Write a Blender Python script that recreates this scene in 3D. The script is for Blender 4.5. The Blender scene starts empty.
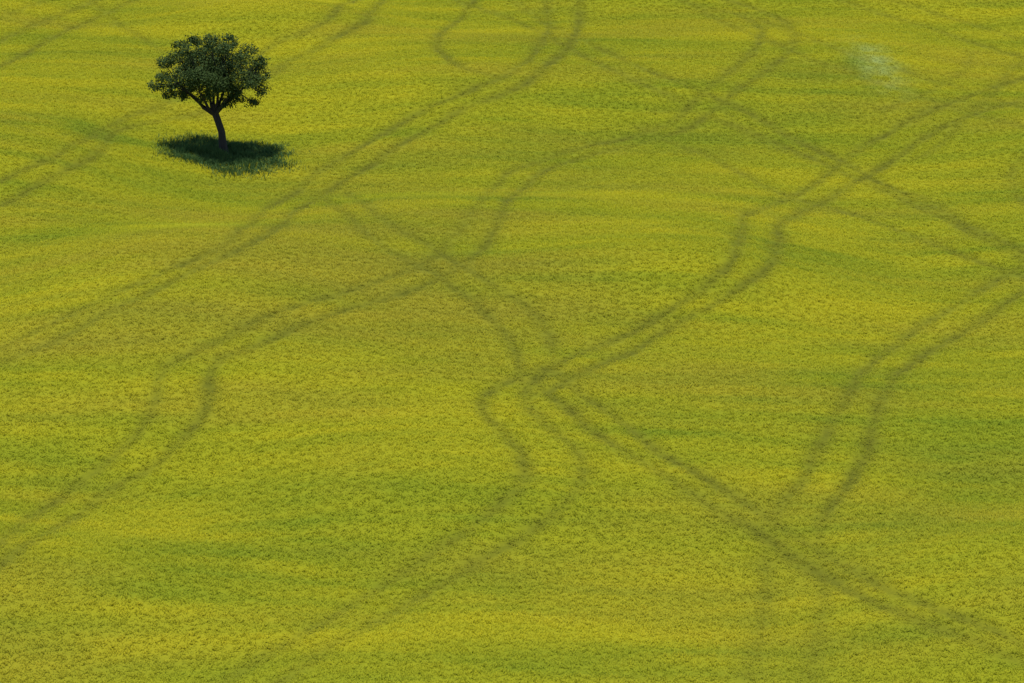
import bpy, math, numpy as np
from mathutils import Vector, Matrix
rng=np.random.default_rng(7)
scene=bpy.context.scene
CAMH=40.0; PITCH=math.radians(18.0); F=3144.0

# ---------------------------------------------------------------- noise
_tabs={}
def vnoise(x,y,seed=0):
    if seed not in _tabs:
        _tabs[seed]=np.random.default_rng(1000+seed).random((256,256))
    t=_tabs[seed]
    xi=np.floor(x).astype(int); yi=np.floor(y).astype(int)
    fx=x-xi; fy=y-yi
    fx=fx*fx*(3-2*fx); fy=fy*fy*(3-2*fy)
    a=t[xi&255,yi&255]; b=t[(xi+1)&255,yi&255]; c=t[xi&255,(yi+1)&255]; d=t[(xi+1)&255,(yi+1)&255]
    return (a*(1-fx)+b*fx)*(1-fy)+(c*(1-fx)+d*fx)*fy
def fbm(x,y,seed=0,o=3):
    s=0;a=1;n=0
    for i in range(o):
        s=s+a*vnoise(x*2**i+17.3*i,y*2**i-9.1*i,seed+i); n+=a; a*=0.5
    return s/n
def terrain(x,y):
    x=np.asarray(x,float); y=np.asarray(y,float)
    z=2.8*(vnoise(x/32+3.3,y/26+7.1,50)-0.5)+1.6*(vnoise(x/11+1.3,y/9+2.1,51)-0.5)
    r=np.sqrt(x*x+(y-140)**2)
    far=np.clip((r-260)/900,0,1)
    return z+far*far*38*vnoise(x/420+5,y/420+9,52)

# survey sight-line -> point on the terrain
def sight(u,v,lift=0.05):
    a=(u-512)/F; b=(341.5-v)/F
    dx=a; dy=math.cos(PITCH)+b*math.sin(PITCH); dz=-math.sin(PITCH)+b*math.cos(PITCH)
    z=0.0
    for _ in range(12):
        t=(z+lift-CAMH)/dz
        x=dx*t; y=dy*t
        z=0.4*z+0.6*float(terrain(x,y))
    return x,y

# ---------------------------------------------------------------- wheel tracks
T=[]
def tr(w,s,*p): T.append((w,s,p))
# A
tr(.24,(.8,.8,.85,.8,.65),(543,-15),(546,0),(549,25),(536,50),(505,74),(450,97),(400,122),(350,152),(305,182),(262,212),(230,238),(160,272),(80,308),(0,346),(-40,365))
tr(.26,(.85,.9,.9,.85,.7),(576,-15),(579,0),(580,22),(569,44),(545,66),(518,86),(470,105),(420,131),(372,163),(332,187),(295,210),(265,234),(200,266),(100,316),(0,362),(-40,380))
# B
tr(.22,(.75,.75,.45,.6,.75),(362,-8),(350,2),(330,15),(300,32),(262,50),(200,85),(130,115),(85,138),(55,155),(25,168),(0,180),(-30,192))
tr(.24,(.85,.85,.4,.85,.8),(392,-12),(382,0),(364,20),(330,40),(288,60),(270,75),(215,105),(130,125),(105,140),(88,158),(45,180),(0,205),(-30,218))
# C
tr(.24,.75,(150,-6),(120,6),(80,25),(30,50),(0,65),(-30,78))
tr(.24,.65,(105,-8),(80,6),(50,17),(0,40),(-30,52))
tr(.2,.45,(60,-8),(30,5),(0,16),(-30,25))
# D
tr(.24,(.65,.75,.75,.6,.75,.7,.6),(640,-10),(700,5),(742,15),(761,30),(755,48),(730,70),(700,95),(672,120),(640,133),(590,145),(540,160),(500,180),(476,207),(452,238),(425,262),(360,285),(300,303),(250,322),(205,345),(172,362),(158,380),(153,402),(132,435),(80,480),(40,510),(0,540),(-40,566))
tr(.25,(.65,.8,.75,.8,.8,.8,.65),(690,-12),(750,6),(785,22),(794,42),(772,65),(738,90),(706,114),(670,134),(620,147),(570,160),(532,177),(511,196),(496,226),(476,252),(448,273),(400,292),(330,314),(262,342),(226,355),(209,372),(206,400),(190,430),(150,467),(108,492),(50,530),(0,566),(-40,590))
# E
tr(.24,(.5,.65,.7,.6),(318,190),(335,205),(370,235),(405,258),(440,276),(470,297),(498,325),(514,352),(522,378),(540,395))
tr(.24,(.45,.6,.75,.65),(345,190),(380,215),(430,245),(480,276),(518,300),(545,325),(551,348),(556,372))
# F
tr(.27,(.85,.8,.75,.6),(525,372),(545,388),(562,402),(600,434),(650,466),(700,497),(760,532),(830,577),(900,612),(1000,650),(1060,672))
tr(.25,(.8,.75,.75,.6),(548,365),(570,383),(610,414),(650,443),(700,475),(760,512),(830,556),(900,594),(1024,642),(1060,655))
# G
tr(.25,(.9,.85,.75,.8,.65),(530,382),(550,366),(600,345),(650,320),(700,287),(733,257),(741,232),(745,215),(775,203),(812,184),(850,155),(890,130),(940,105),(1000,84),(1060,66))
tr(.26,(.95,.9,.8,.85,.65),(545,392),(572,378),(620,355),(680,320),(740,286),(769,262),(778,240),(782,222),(806,209),(850,185),(890,160),(930,132),(980,112),(1024,98),(1060,88))
# H
tr(.25,(.9,.8,.6,.55,.5),(545,366),(512,377),(488,392),(484,408),(500,430),(520,450),(525,475),(500,502),(450,540),(400,575),(340,610),(280,645),(215,685),(170,710))
tr(.26,(.75,.5,.6,.55,.5),(560,372),(535,380),(526,392),(532,408),(552,428),(575,447),(583,470),(566,497),(530,527),(480,560),(430,590),(370,622),(320,652),(270,685),(230,712))
# I
tr(.25,(.75,.75,.8,.75,.4,.3),(1060,248),(1010,272),(960,302),(910,330),(872,360),(850,386),(835,415),(820,447),(800,480),(776,508),(766,540),(766,580),(760,620),(750,660),(743,690),(738,715))
tr(.27,(.85,.9,.95,.9,.5,.38),(1060,268),(1024,290),(980,320),(930,350),(896,376),(881,405),(870,440),(850,477),(825,512),(819,540),(824,572),(824,610),(815,650),(808,690),(804,715))
# J
tr(.26,(.5,.65,.75,.7),(440,-10),(470,5),(520,22),(560,42),(620,72),(680,100),(740,126),(800,152),(840,170),(900,197),(950,221),(1000,246),(1060,274))
tr(.26,(.5,.7,.8,.75),(490,-10),(530,12),(600,48),(660,74),(720,99),(770,124),(820,150),(870,176),(930,205),(980,230),(1024,250),(1060,266))
tr(.24,(.5,.7,.75,.8),(640,128),(690,148),(740,171),(790,196),(830,206),(890,226),(950,250),(1010,272),(1060,290))
# K, L and faint passes
tr(.2,.75,(478,-10),(468,8),(446,28),(436,40),(444,54),(462,66),(500,78))
tr(.24,.5,(820,-10),(860,6),(920,24),(980,44),(1060,64))
tr(.24,.45,(870,-10),(920,8),(980,26),(1060,46))
tr(.22,.6,(1030,150),(1014,168),(1012,188),(1035,215))
tr(.22,.5,(885,160),(930,150),(985,100),(1010,70),(1040,55))
tr(.24,.5,(670,-12),(720,20),(790,50),(870,78),(960,110),(1060,140))
tr(.24,.45,(700,-12),(760,18),(830,46),(910,72),(1000,100),(1060,120))
tr(.22,.5,(655,110),(700,112),(760,140),(820,165))
tr(.22,.4,(95,0),(130,30),(165,52))
tr(.22,.45,(600,60),(640,66),(700,90),(735,118))
tr(.22,.45,(880,110),(930,90),(960,72),(975,50))
tr(.22,.35,(0,120),(50,135),(100,128),(150,128))
tr(.22,.4,(870,180),(930,200),(990,235),(1040,262))

def catmull(P,step=0.1):
    P=np.array(P); Q=np.vstack([2*P[0]-P[1],P,2*P[-1]-P[-2]]); out=[]
    for i in range(1,len(Q)-2):
        p0,p1,p2,p3=Q[i-1],Q[i],Q[i+1],Q[i+2]
        n=max(2,int(np.linalg.norm(p2-p1)/step)); t=np.linspace(0,1,n,endpoint=False)[:,None]
        out.append(0.5*((2*p1)+(-p0+p2)*t+(2*p0-5*p1+4*p2-p3)*t**2+(-p0+3*p1-3*p2+p3)*t**3))
    return np.vstack(out)

X0,X1,Y0,Y1,R=-60.,60.,70.,240.,0.08
NX=int((X1-X0)/R); NY=int((Y1-Y0)/R)
TM=np.zeros((NX,NY),np.float32)
for k,(w,s,p) in enumerate(T):
    C=catmull([sight(*q) for q in p])
    L=np.arange(len(C))*0.1
    C[:,0]+=0.20*(vnoise(L/2.0,L*0+k,60)-0.5); C[:,1]+=0.30*(vnoise(L/2.4,L*0+k+50,61)-0.5)
    sv=np.atleast_1d(s); s=np.interp(np.linspace(0,1,len(C)),np.linspace(0,1,len(sv)) if len(sv)>1 else [0.],sv)
    S=s*np.clip(0.38+1.15*fbm(L/3.0,L*0+k*3.1,62,3),.3,1.2); W=1.38*w*(0.70+0.65*vnoise(L/1.4,L*0+k*1.7,63))
    for (cx,cy),ss,ww in zip(C,S,W):
        ww=ww*(1+0.25*max(0,(cy-120)/70))   # crop has sprung back over a wider strip on the far side
        r=int(ww*2.4/R)+1; i=int((cx-X0)/R); j=int((cy-Y0)/R)
        i0,i1,j0,j1=max(0,i-r),min(NX,i+r+1),max(0,j-r),min(NY,j+r+1)
        if i0>=i1 or j0>=j1: continue
        gx=(np.arange(i0,i1)+.5)*R+X0-cx; gy=(np.arange(j0,j1)+.5)*R+Y0-cy
        d=np.sqrt(gx[:,None]**2+gy[None,:]**2)/ww
        v=ss*np.exp(-d**1.8)
        TM[i0:i1,j0:j1]=np.maximum(TM[i0:i1,j0:j1],v)
def track(x,y):
    i=np.clip(((x-X0)/R).astype(int),0,NX-1); j=np.clip(((y-Y0)/R).astype(int),0,NY-1)
    inside=(x>X0)&(x<X1)&(y>Y0)&(y<Y1)
    br=0.55+0.85*fbm(x/.5,y/.5,88,2)
    return np.where(inside,np.clip(TM[i,j]*br,0,1),0)

# ---------------------------------------------------------------- agronomy : greener / riper zones, plus some shade painted in as green
PATCH=[ # u,v, half-width px, half-height px, amount
 (1000,480,140,45,.35),(860,380,110,40,.30),(960,420,80,25,.10),(40,240,60,12,.45),(470,480,130,40,.12),(800,80,70,25,.22),
 (135,141,42,8,1.2),(250,146,60,12,.3),(140,575,80,20,.2),(560,160,130,25,.12),(480,240,60,30,.3),(320,540,80,25,.12),(700,420,70,30,.2),  # first entry: greener colour painted in for the tree shadow's faint left reach
 (1000,150,70,40,.25),(30,130,70,30,.2),(300,220,80,20,.15),(900,640,140,30,.1),(470,560,60,20,.2),(620,60,80,20,.12),(50,480,80,25,.15),
 (856,72,10,14,.7),
 (260,380,200,55,-.1),(640,610,200,50,-.2),(100,650,200,40,-.15),(950,560,150,30,-.12),(400,10,300,20,-.12)]
PW=[]
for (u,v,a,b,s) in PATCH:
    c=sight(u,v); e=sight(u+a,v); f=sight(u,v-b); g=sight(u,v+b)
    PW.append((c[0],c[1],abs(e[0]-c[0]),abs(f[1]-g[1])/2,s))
def green(x,y):
    g=0.38+0.0*x
    wx=x+5*(vnoise(x/5,y/4,70)-.5); wy=y+5*(vnoise(x/5,y/4,71)-.5)
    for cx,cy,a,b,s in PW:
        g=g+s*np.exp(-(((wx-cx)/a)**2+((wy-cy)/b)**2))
    g=g+0.75*(fbm(x/13,y/4.5,72,3)-.5)+1.0*(fbm(x/6.0+y*0.02,y/1.0,75,3)-.5)+0.25*(fbm(x/1.3,y/0.5,78,2)-.5)  # broadest bands: crop variation, also painted shading of the rolling slopes
    return g
def brown(x,y):
    return np.clip(1.8*(fbm(x/9,y/3,82,3)-.46)+0.9*np.exp(-(((x+8)/13)**2+((y-127)/14)**2)) ,0,1)

# ---------------------------------------------------------------- helpers
def node(nt,t,**k):
    n=nt.nodes.new(t)
    for a,b in k.items(): setattr(n,a,b)
    return n
def newmat(name):
    m=bpy.data.materials.new(name); m.use_nodes=True; nt=m.node_tree; nt.nodes.clear()
    return m,nt
def mixc(nt,fac,a,b,blend='MIX'):
    n=node(nt,'ShaderNodeMix',data_type='RGBA',blend_type=blend)
    if isinstance(fac,(int,float)): n.inputs[0].default_value=fac
    else: nt.links.new(fac,n.inputs[0])
    for s,i in ((a,6),(b,7)):
        if isinstance(s,tuple): n.inputs[i].default_value=(*s,1)
        else: nt.links.new(s,n.inputs[i])
    return n.outputs[2]
def mth(nt,op,a,b=None,c=None,clamp=False):
    n=node(nt,'ShaderNodeMath',operation=op,use_clamp=clamp)
    for i,s in enumerate((a,b,c)):
        if s is None: continue
        if isinstance(s,(int,float)): n.inputs[i].default_value=s
        else: nt.links.new(s,n.inputs[i])
    return n.outputs[0]
def attr(nt,name,t='GEOMETRY'):
    return node(nt,'ShaderNodeAttribute',attribute_type=t,attribute_name=name).outputs['Fac']
def leafout(nt,col,trans=0.3,rough=0.6,spec=0.25):
    b=node(nt,'ShaderNodeBsdfPrincipled'); b.inputs['Roughness'].default_value=rough
    b.inputs['Specular IOR Level'].default_value=spec
    nt.links.new(col,b.inputs['Base Color'])
    t=node(nt,'ShaderNodeBsdfTranslucent'); nt.links.new(col,t.inputs['Color'])
    m=node(nt,'ShaderNodeMixShader'); m.inputs[0].default_value=trans
    nt.links.new(b.outputs[0],m.inputs[1]); nt.links.new(t.outputs[0],m.inputs[2])
    o=node(nt,'ShaderNodeOutputMaterial'); nt.links.new(m.outputs[0],o.inputs['Surface'])

YEL=(0.345,0.328,0.014); GRN=(0.182,0.232,0.014); BRN=(0.268,0.226,0.026); TRK=(0.130,0.137,0.014)
def cropcolor(nt,atype):
    g=mth(nt,'MULTIPLY',attr(nt,'green',atype),1.0,clamp=True)
    c=mixc(nt,g,YEL,GRN)
    c=mixc(nt,mth(nt,'MULTIPLY',attr(nt,'brown',atype),0.55,clamp=True),c,BRN)
    c=mixc(nt,mth(nt,'MULTIPLY',attr(nt,'track',atype),0.92,clamp=True),c,TRK)
    return mixc(nt,mth(nt,'MULTIPLY',attr(nt,'weed',atype),1.0,clamp=True),c,(0.28,0.34,0.10))
wx,wy=sight(876,62)
def weed(x,y):
    return 0.9*np.exp(-(((x-wx+.06*(y-wy))/1.1)**2+((y-wy)/4.5)**2))*np.clip(2.4*fbm(x/.6,y/1.0,90,2)-.6,0,1)

m_crop,nt=newmat('crop_ears')
base=cropcolor(nt,'INSTANCER')
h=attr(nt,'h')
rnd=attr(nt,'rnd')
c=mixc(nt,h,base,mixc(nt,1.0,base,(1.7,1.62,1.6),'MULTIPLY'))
c=mixc(nt,mth(nt,'MULTIPLY',rnd,0.6),c,mixc(nt,1.0,c,(0.70,0.78,0.85),'MULTIPLY'))
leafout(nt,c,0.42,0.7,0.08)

m_gr,nt=newmat('field_canopy_base')
base=cropcolor(nt,'GEOMETRY')
tc=node(nt,'ShaderNodeNewGeometry')
mp=node(nt,'ShaderNodeMapping'); mp.inputs['Scale'].default_value=(9,9,9); nt.links.new(tc.outputs['Position'],mp.inputs[0])
no=node(nt,'ShaderNodeTexNoise'); no.inputs['Scale'].default_value=1.0; no.inputs['Detail'].default_value=6; nt.links.new(mp.outputs[0],no.inputs['Vector'])
dk=mixc(nt,no.outputs[0],(0.54,0.58,0.58),(0.96,0.96,0.9))
c=mixc(nt,1.0,base,dk,'MULTIPLY')
b=node(nt,'ShaderNodeBsdfPrincipled'); b.inputs['Roughness'].default_value=0.95; b.inputs['Specular IOR Level'].default_value=0.05
nt.links.new(c,b.inputs['Base Color'])
bp=node(nt,'ShaderNodeBump'); bp.inputs['Strength'].default_value=0.4; bp.inputs['Distance'].default_value=0.05
nt.links.new(no.outputs[0],bp.inputs['Height']); nt.links.new(bp.outputs[0],b.inputs['Normal'])
o=node(nt,'ShaderNodeOutputMaterial'); nt.links.new(b.outputs[0],o.inputs['Surface'])

def make_mesh(name,V,Fc,mat,attrs=None,smooth=False):
    me=bpy.data.meshes.new(name)
    V=np.asarray(V,np.float32); Fc=np.asarray(Fc,np.int32); k=Fc.shape[1]
    me.vertices.add(len(V)); me.vertices.foreach_set('co',V.ravel())
    me.loops.add(Fc.size); me.loops.foreach_set('vertex_index',Fc.ravel())
    me.polygons.add(len(Fc)); me.polygons.foreach_set('loop_start',np.arange(0,Fc.size,k,dtype=np.int32))
    if smooth: me.polygons.foreach_set('use_smooth',np.ones(len(Fc),bool))
    me.update(calc_edges=True)
    for n,a in (attrs or {}).items():
        at=me.attributes.new(n,'FLOAT','POINT'); at.data.foreach_set('value',np.asarray(a,np.float32))
    if mat: me.materials.append(mat)
    ob=bpy.data.objects.new(name,me); scene.collection.objects.link(ob)
    return ob

# ---------------------------------------------------------------- ground sheet (graded grid to the horizon)
def graded(lo,hi,step,far,n=34):
    inner=np.arange(lo,hi+1e-6,step)
    g=np.geomspace(step,far,n)
    return np.concatenate([(lo-g)[::-1],inner,hi+g])
xs=graded(-50,50,0.16,4000); ys=graded(76,222,0.16,4000)
GX,GY=np.meshgrid(xs,ys,indexing='ij'); gx=GX.ravel(); gy=GY.ravel()
tk=track(gx,gy)
z=terrain(gx,gy)-0.08*tk
n1,n2=len(xs),len(ys)
I=np.arange(n1*n2).reshape(n1,n2)
Fq=np.stack([I[:-1,:-1],I[1:,:-1],I[1:,1:],I[:-1,1:]],-1).reshape(-1,4)
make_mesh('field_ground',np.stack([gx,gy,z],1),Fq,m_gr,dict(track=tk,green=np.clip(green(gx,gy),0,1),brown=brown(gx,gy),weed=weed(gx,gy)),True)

# ---------------------------------------------------------------- crop
def clump(name,n,rad,seed):
    r=np.random.default_rng(seed); V=[];Fc=[];H=[];RN=[]
    for i in range(n):
        a=r.random()*6.283; d=rad*math.sqrt(r.random()); x,y=d*math.cos(a),d*math.sin(a)
        hh=r.uniform(.05,.11); w=r.uniform(.006,.011); fa=r.random()*6.283; la=fa+math.pi/2*(1 if r.random()<.5 else -1); ln=r.uniform(.05,.13)
        ux,uy=math.cos(fa),math.sin(fa); lx,ly=math.cos(la)*ln,math.sin(la)*ln; q=r.random()
        b=len(V)
        prof=[(0,.6,0),(.78,1.2,.35),(1,.5,1)]
        for t,ws,l in prof:
            cx=x+lx*l; cy=y+ly*l; zz=hh*t
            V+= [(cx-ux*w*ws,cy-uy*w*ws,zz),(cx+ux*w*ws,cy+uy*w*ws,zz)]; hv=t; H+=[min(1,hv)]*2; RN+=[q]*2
        for s in range(2): Fc.append((b+2*s,b+2*s+1,b+2*s+3,b+2*s+2))
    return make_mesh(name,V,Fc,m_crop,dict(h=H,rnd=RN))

SP=0.24
px=np.arange(-50,50,SP); py=np.arange(80,216,SP)
PX,PY=np.meshgrid(px,py,indexing='ij'); px=PX.ravel(); py=PY.ravel()
px=px+rng.uniform(-.5,.5,px.size)*SP; py=py+rng.uniform(-.5,.5,py.size)*SP
keep=(np.abs(px)<0.170*py+8); px=px[keep]; py=py[keep]
tx,ty=sight(223,156,0.0)
keep=((px-tx)**2+(py-ty)**2)>0.35**2; px=px[keep];py=py[keep]
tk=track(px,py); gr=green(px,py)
rr=rng.random(px.size)
keep=rr>tk*0.5; px,py,tk,gr=px[keep],py[keep],tk[keep],gr[keep]
n=px.size
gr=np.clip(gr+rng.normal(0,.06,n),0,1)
hs=(0.80+0.4*fbm(px/1.6,py/0.9,85,2)+rng.normal(0,.08,n))*(1-0.5*np.clip(tk,0,1))
pts=bpy.data.meshes.new('crop_field')
pts.vertices.add(n); pts.vertices.foreach_set('co',np.stack([px,py,terrain(px,py)-0.01-0.08*tk],1).astype(np.float32).ravel())
for nm,a in dict(track=tk,green=gr,brown=brown(px,py),weed=weed(px,py)).items():
    at=pts.attributes.new(nm,'FLOAT','POINT'); at.data.foreach_set('value',np.asarray(a,np.float32))
at=pts.attributes.new('idx','INT','POINT'); at.data.foreach_set('value',rng.integers(0,4,n).astype(np.int32))
rot=np.stack([rng.normal(0,.06,n),rng.normal(0,.06,n),rng.random(n)*6.283],1)
at=pts.attributes.new('rot','FLOAT_VECTOR','POINT'); at.data.foreach_set('vector',rot.astype(np.float32).ravel())
sc=np.stack([np.ones(n),np.ones(n),hs],1)
at=pts.attributes.new('scl','FLOAT_VECTOR','POINT'); at.data.foreach_set('vector',sc.astype(np.float32).ravel())
crop=bpy.data.objects.new('crop_field',pts); scene.collection.objects.link(crop)
ng=bpy.data.node_groups.new('plant_crop','GeometryNodeTree')
ng.interface.new_socket('Geometry',in_out='INPUT',socket_type='NodeSocketGeometry')
ng.interface.new_socket('Geometry',in_out='OUTPUT',socket_type='NodeSocketGeometry')
gi=node(ng,'NodeGroupInput'); go=node(ng,'NodeGroupOutput')
jn=node(ng,'GeometryNodeJoinGeometry')
for k in range(4):
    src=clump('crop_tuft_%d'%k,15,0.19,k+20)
    src.parent=crop
    sx,sy=-8+4*k,118+3*k
    src.location=(sx,sy,float(terrain(sx,sy)))
    oi=node(ng,'GeometryNodeObjectInfo'); oi.inputs['Object'].default_value=src; oi.inputs['As Instance'].default_value=True
    ng.links.new(oi.outputs['Geometry'],jn.inputs[0])
ip=node(ng,'GeometryNodeInstanceOnPoints')
ng.links.new(gi.outputs[0],ip.inputs['Points']); ng.links.new(jn.outputs[0],ip.inputs['Instance'])
ip.inputs['Pick Instance'].default_value=True
def nat(name,dt):
    a=node(ng,'GeometryNodeInputNamedAttribute',data_type=dt); a.inputs['Name'].default_value=name
    return a.outputs['Attribute']
ng.links.new(nat('idx','INT'),ip.inputs['Instance Index'])
ng.links.new(nat('rot','FLOAT_VECTOR'),ip.inputs['Rotation'])
ng.links.new(nat('scl','FLOAT_VECTOR'),ip.inputs['Scale'])
ng.links.new(ip.outputs[0],go.inputs[0])
md=crop.modifiers.new('plant_crop','NODES'); md.node_group=ng

# ---------------------------------------------------------------- tree
tz=float(terrain(tx,ty))
PXM=1.0/ (F/ math.sqrt(tx*tx+ty*ty+CAMH**2))   # metres per px at the tree
tree=bpy.data.objects.new('oak_tree',None); scene.collection.objects.link(tree); tree.location=(tx,ty,tz)
m_bark,nt=newmat('oak_bark')
no=node(nt,'ShaderNodeTexNoise'); no.inputs['Scale'].default_value=9; no.inputs['Detail'].default_value=6
tcx=node(nt,'ShaderNodeTexCoord'); mp=node(nt,'ShaderNodeMapping'); mp.inputs['Scale'].default_value=(1,1,.25)
nt.links.new(tcx.outputs['Object'],mp.inputs[0]); nt.links.new(mp.outputs[0],no.inputs['Vector'])
c=mixc(nt,no.outputs[0],(0.010,0.009,0.008),(0.038,0.033,0.028))
b=node(nt,'ShaderNodeBsdfPrincipled'); b.inputs['Roughness'].default_value=.95; nt.links.new(c,b.inputs['Base Color'])
bp=node(nt,'ShaderNodeBump'); bp.inputs['Distance'].default_value=.05; nt.links.new(no.outputs[0],bp.inputs['Height']); nt.links.new(bp.outputs[0],b.inputs['Normal'])
o=node(nt,'ShaderNodeOutputMaterial'); nt.links.new(b.outputs[0],o.inputs['Surface'])
BV=[];BF=[]
def tube(P,Rd,seg=9):
    P=[Vector(p) for p in P]; b0=len(BV)
    for i,(p,r) in enumerate(zip(P,Rd)):
        d=(P[min(i+1,len(P)-1)]-P[max(i-1,0)]).normalized()
        a=d.orthogonal().normalized() if i==0 else (a-d*a.dot(d)).normalized()
        c=d.cross(a)
        for k in range(seg):
            t=k/seg*6.2832; rr=r*(1+.12*math.sin(3*t+i)); BV.append(tuple(p+(a*math.cos(t)+c*math.sin(t))*rr))
    for i in range(len(P)-1):
        for k in range(seg):
            k2=(k+1)%seg; BF.append((b0+i*seg+k,b0+i*seg+k2,b0+(i+1)*seg+k2,b0+(i+1)*seg+k))
def Q(u,v,dy=0):
    return ((u-223)*PXM,dy,(156-v)*PXM/math.cos(math.radians(14.8)))
tube([Q(225,158),Q(224,151),Q(223,142),Q(222,132),Q(219,122),Q(216,112),Q(214,104)],[.34,.24,.20,.18,.18,.18,.14],12)
r=np.random.default_rng(11)
fork=Q(216,114)
clumps=[]
# foliage masses of the crown: profile position, radius, half-depth
PROF=[(165,79,.46,.8),(170,64,.50,1.2),(182,51,.54,1.4),(197,45,.50,1.5),(213,42,.50,1.5),(231,44,.54,1.5),(247,52,.52,1.4),(260,65,.54,1.2),(267,80,.46,.9),(262,92,.42,.7),(160,88,.38,.5),
      (177,84,.56,1.2),(187,68,.74,1.9),(200,62,.74,2.0),(212,58,.82,2.2),(234,65,.78,2.0),(250,81,.64,1.5),(198,84,.68,1.8),(222,84,.72,1.9),(241,97,.44,1.0),(182,97,.40,.8),(205,98,.42,.9),(253,102,.34,.5),(171,95,.36,.5),(214,72,.88,2.2),(230,103,.40,.8),(216,94,.5,1.2),(190,92,.5,1.0),(236,88,.6,1.2)]
for (u,v,rd,depth) in PROF:
    nn=3 if depth>1.45 else 2
    for k in range(nn):
        dy=(-depth+2*depth*(k+r.uniform(.2,.8))/nn)
        q=Q(u,v)
        dz=-.10*dy*dy if v<75 else -.18*min(dy,0)+.01
        clumps.append((Vector((q[0]*(1-.03*abs(dy))+r.normal()*.10,dy,q[2]+dz+r.normal()*.08)),rd*r.uniform(.78,1.10)))
mains=[(190,90,-.5),(204,80,.7),(222,78,-.4),(243,88,.5),(232,94,-.9),(180,88,.6),(214,84,1.2),(228,86,1.2),(204,88,-1.2),(250,84,-.3)]
limb_tips=[]
for u,v,dy in mains:
    e=Vector(Q(u,v,dy)); f=Vector(fork); m1=f.lerp(e,.35)+Vector((r.normal()*.06,r.normal()*.06,-.08)); m2=f.lerp(e,.7)+Vector((r.normal()*.08,r.normal()*.08,.03))
    tube([f-Vector((0,0,.1)),m1,m2,e],[.10,.075,.055,.035],8); limb_tips+= [m2,e]
for cpos,rd in clumps:
    s=min(limb_tips,key=lambda t:(t-cpos).length); m=s.lerp(cpos,.5)+Vector((r.normal()*.1,r.normal()*.1,r.normal()*.06))
    tube([s,m,cpos],[.035,.025,.01],5)
tb=make_mesh('trunk_and_limbs',BV,BF,m_bark,smooth=True); tb.parent=tree
cent=[];nor=[];tone=[]
for cpos,rd in clumps:
    nl=int(640*(rd/.65)**2)
    sp=r.normal(size=(9,3)); sp/=np.linalg.norm(sp,axis=1)[:,None]
    spl=r.uniform(.75,1.3,9)
    pick=r.integers(0,9,nl)
    v=sp[pick]+r.normal(size=(nl,3))*.46; v/=np.linalg.norm(v,axis=1)[:,None]
    rad=rd*spl[pick]*(0.3+0.78*r.random(nl)**.6)
    p=v*rad[:,None]*np.array([1,1,.7])+np.array(cpos)
    cent.append(p); nor.append(v*.7+np.array([0,0,.6])+r.normal(size=(nl,3))*.65); tone.append(np.clip(r.random(nl)*.6+r.uniform(0,.4),0,1))
cent=np.vstack(cent); nor=np.vstack(nor); tone=np.concatenate(tone); nor/=np.linalg.norm(nor,axis=1)[:,None]
N=len(cent); t=r.normal(size=(N,3)); t-= (t*nor).sum(1)[:,None]*nor; t/=np.linalg.norm(t,axis=1)[:,None]; b2=np.cross(nor,t)
sz=r.uniform(.04,.07,N)[:,None]
V=np.stack([cent-t*sz,cent-b2*sz*.6,cent+t*sz,cent+b2*sz*.6],1).reshape(-1,3)
Fq=np.arange(4*N).reshape(-1,4)
m_leaf,nt=newmat('oak_leaves')
c=mixc(nt,attr(nt,'rnd'),(0.020,0.042,0.012),(0.068,0.104,0.028)); leafout(nt,c,.15,.6,.06)
lf=make_mesh('foliage',V,Fq,m_leaf,dict(rnd=np.repeat(tone,4))); lf.parent=tree
print('leaves',N)

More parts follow.
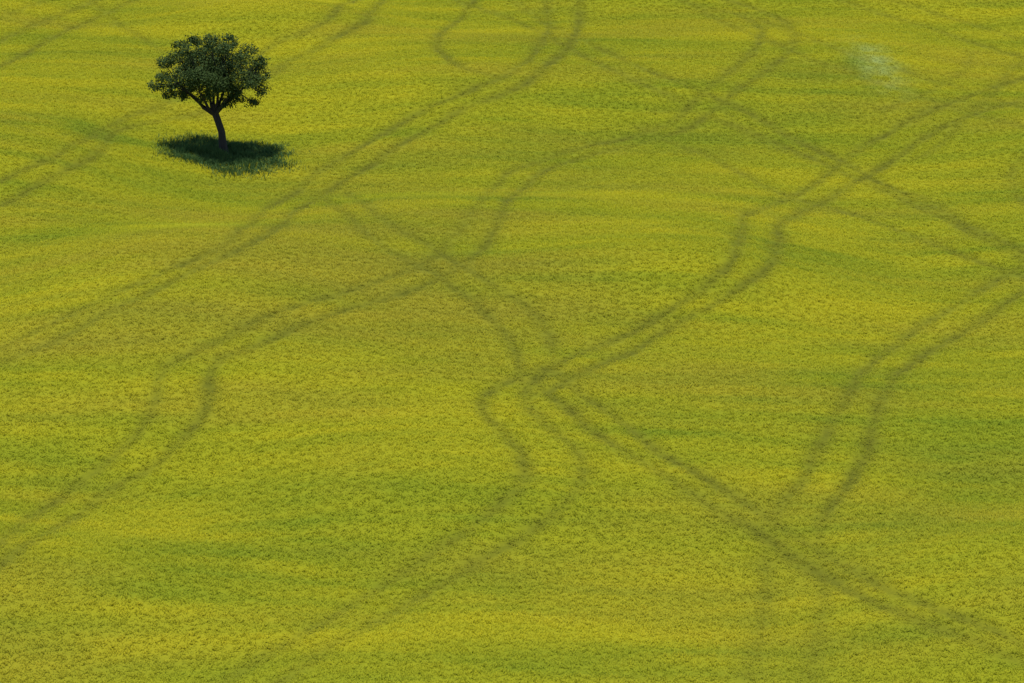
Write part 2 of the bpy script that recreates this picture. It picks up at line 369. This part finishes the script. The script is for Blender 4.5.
# ---------------------------------------------------------------- rank grass ring under the tree
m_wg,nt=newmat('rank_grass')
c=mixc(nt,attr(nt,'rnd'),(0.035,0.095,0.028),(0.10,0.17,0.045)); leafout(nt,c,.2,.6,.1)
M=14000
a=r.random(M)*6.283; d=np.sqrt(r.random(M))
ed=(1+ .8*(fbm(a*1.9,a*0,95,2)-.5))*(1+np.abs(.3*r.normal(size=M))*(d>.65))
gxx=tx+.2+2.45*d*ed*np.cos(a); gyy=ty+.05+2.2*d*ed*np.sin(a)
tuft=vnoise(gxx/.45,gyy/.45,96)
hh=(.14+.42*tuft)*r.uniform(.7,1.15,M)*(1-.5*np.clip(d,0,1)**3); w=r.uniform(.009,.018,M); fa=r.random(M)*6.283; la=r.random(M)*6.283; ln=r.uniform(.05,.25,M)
zz=terrain(gxx,gyy)-.01
ux,uy=np.cos(fa)*w,np.sin(fa)*w; lx,ly=np.cos(la)*ln,np.sin(la)*ln
rows=[]
for tt,ws,l in((0,1,0),(.6,1,.35),(1,.15,1)):
    for sg in(-1,1): rows.append(np.stack([gxx+lx*l+sg*ux*ws,gyy+ly*l+sg*uy*ws,zz+hh*tt],1))
V=np.stack(rows,1).reshape(-1,3); bI=np.arange(M)[:,None]*6
Fq=np.concatenate([bI+np.array([[0,1,3,2]]),bI+np.array([[2,3,5,4]])])
make_mesh('rank_grass_patch',V,Fq,m_wg,dict(rnd=np.repeat(r.random(M),6)))

# ---------------------------------------------------------------- light, sky, camera
ld=Vector((0.40,0.6,-4.0)).normalized()
sun=bpy.data.lights.new('sun','SUN'); sun.energy=4.4; sun.angle=math.radians(.7); sun.color=(1,.95,.86)
so=bpy.data.objects.new('sun',sun); scene.collection.objects.link(so); so.rotation_euler=ld.to_track_quat('-Z','Y').to_euler(); so.location=(0,100,80)
w=bpy.data.worlds.new('World'); scene.world=w; w.use_nodes=True; nt=w.node_tree
sky=nt.nodes.new('ShaderNodeTexSky'); sky.sky_type='NISHITA'; sky.sun_disc=False
sky.sun_elevation=math.asin(-ld.z); sky.sun_rotation=math.atan2(-ld.x,-ld.y)%(2*math.pi)
bg=nt.nodes['Background']; bg.inputs[1].default_value=.14; nt.links.new(sky.outputs[0],bg.inputs[0])
cam=bpy.data.cameras.new('camera'); co=bpy.data.objects.new('camera',cam); scene.collection.objects.link(co)
co.location=(0,0,CAMH); co.rotation_euler=(math.pi/2-PITCH,0,0); cam.sensor_width=36; cam.lens=F/1024*36; cam.clip_end=12000; cam.clip_start=1
scene.camera=co
scene.view_settings.view_transform='Standard'; scene.view_settings.look='None'; scene.view_settings.exposure=0
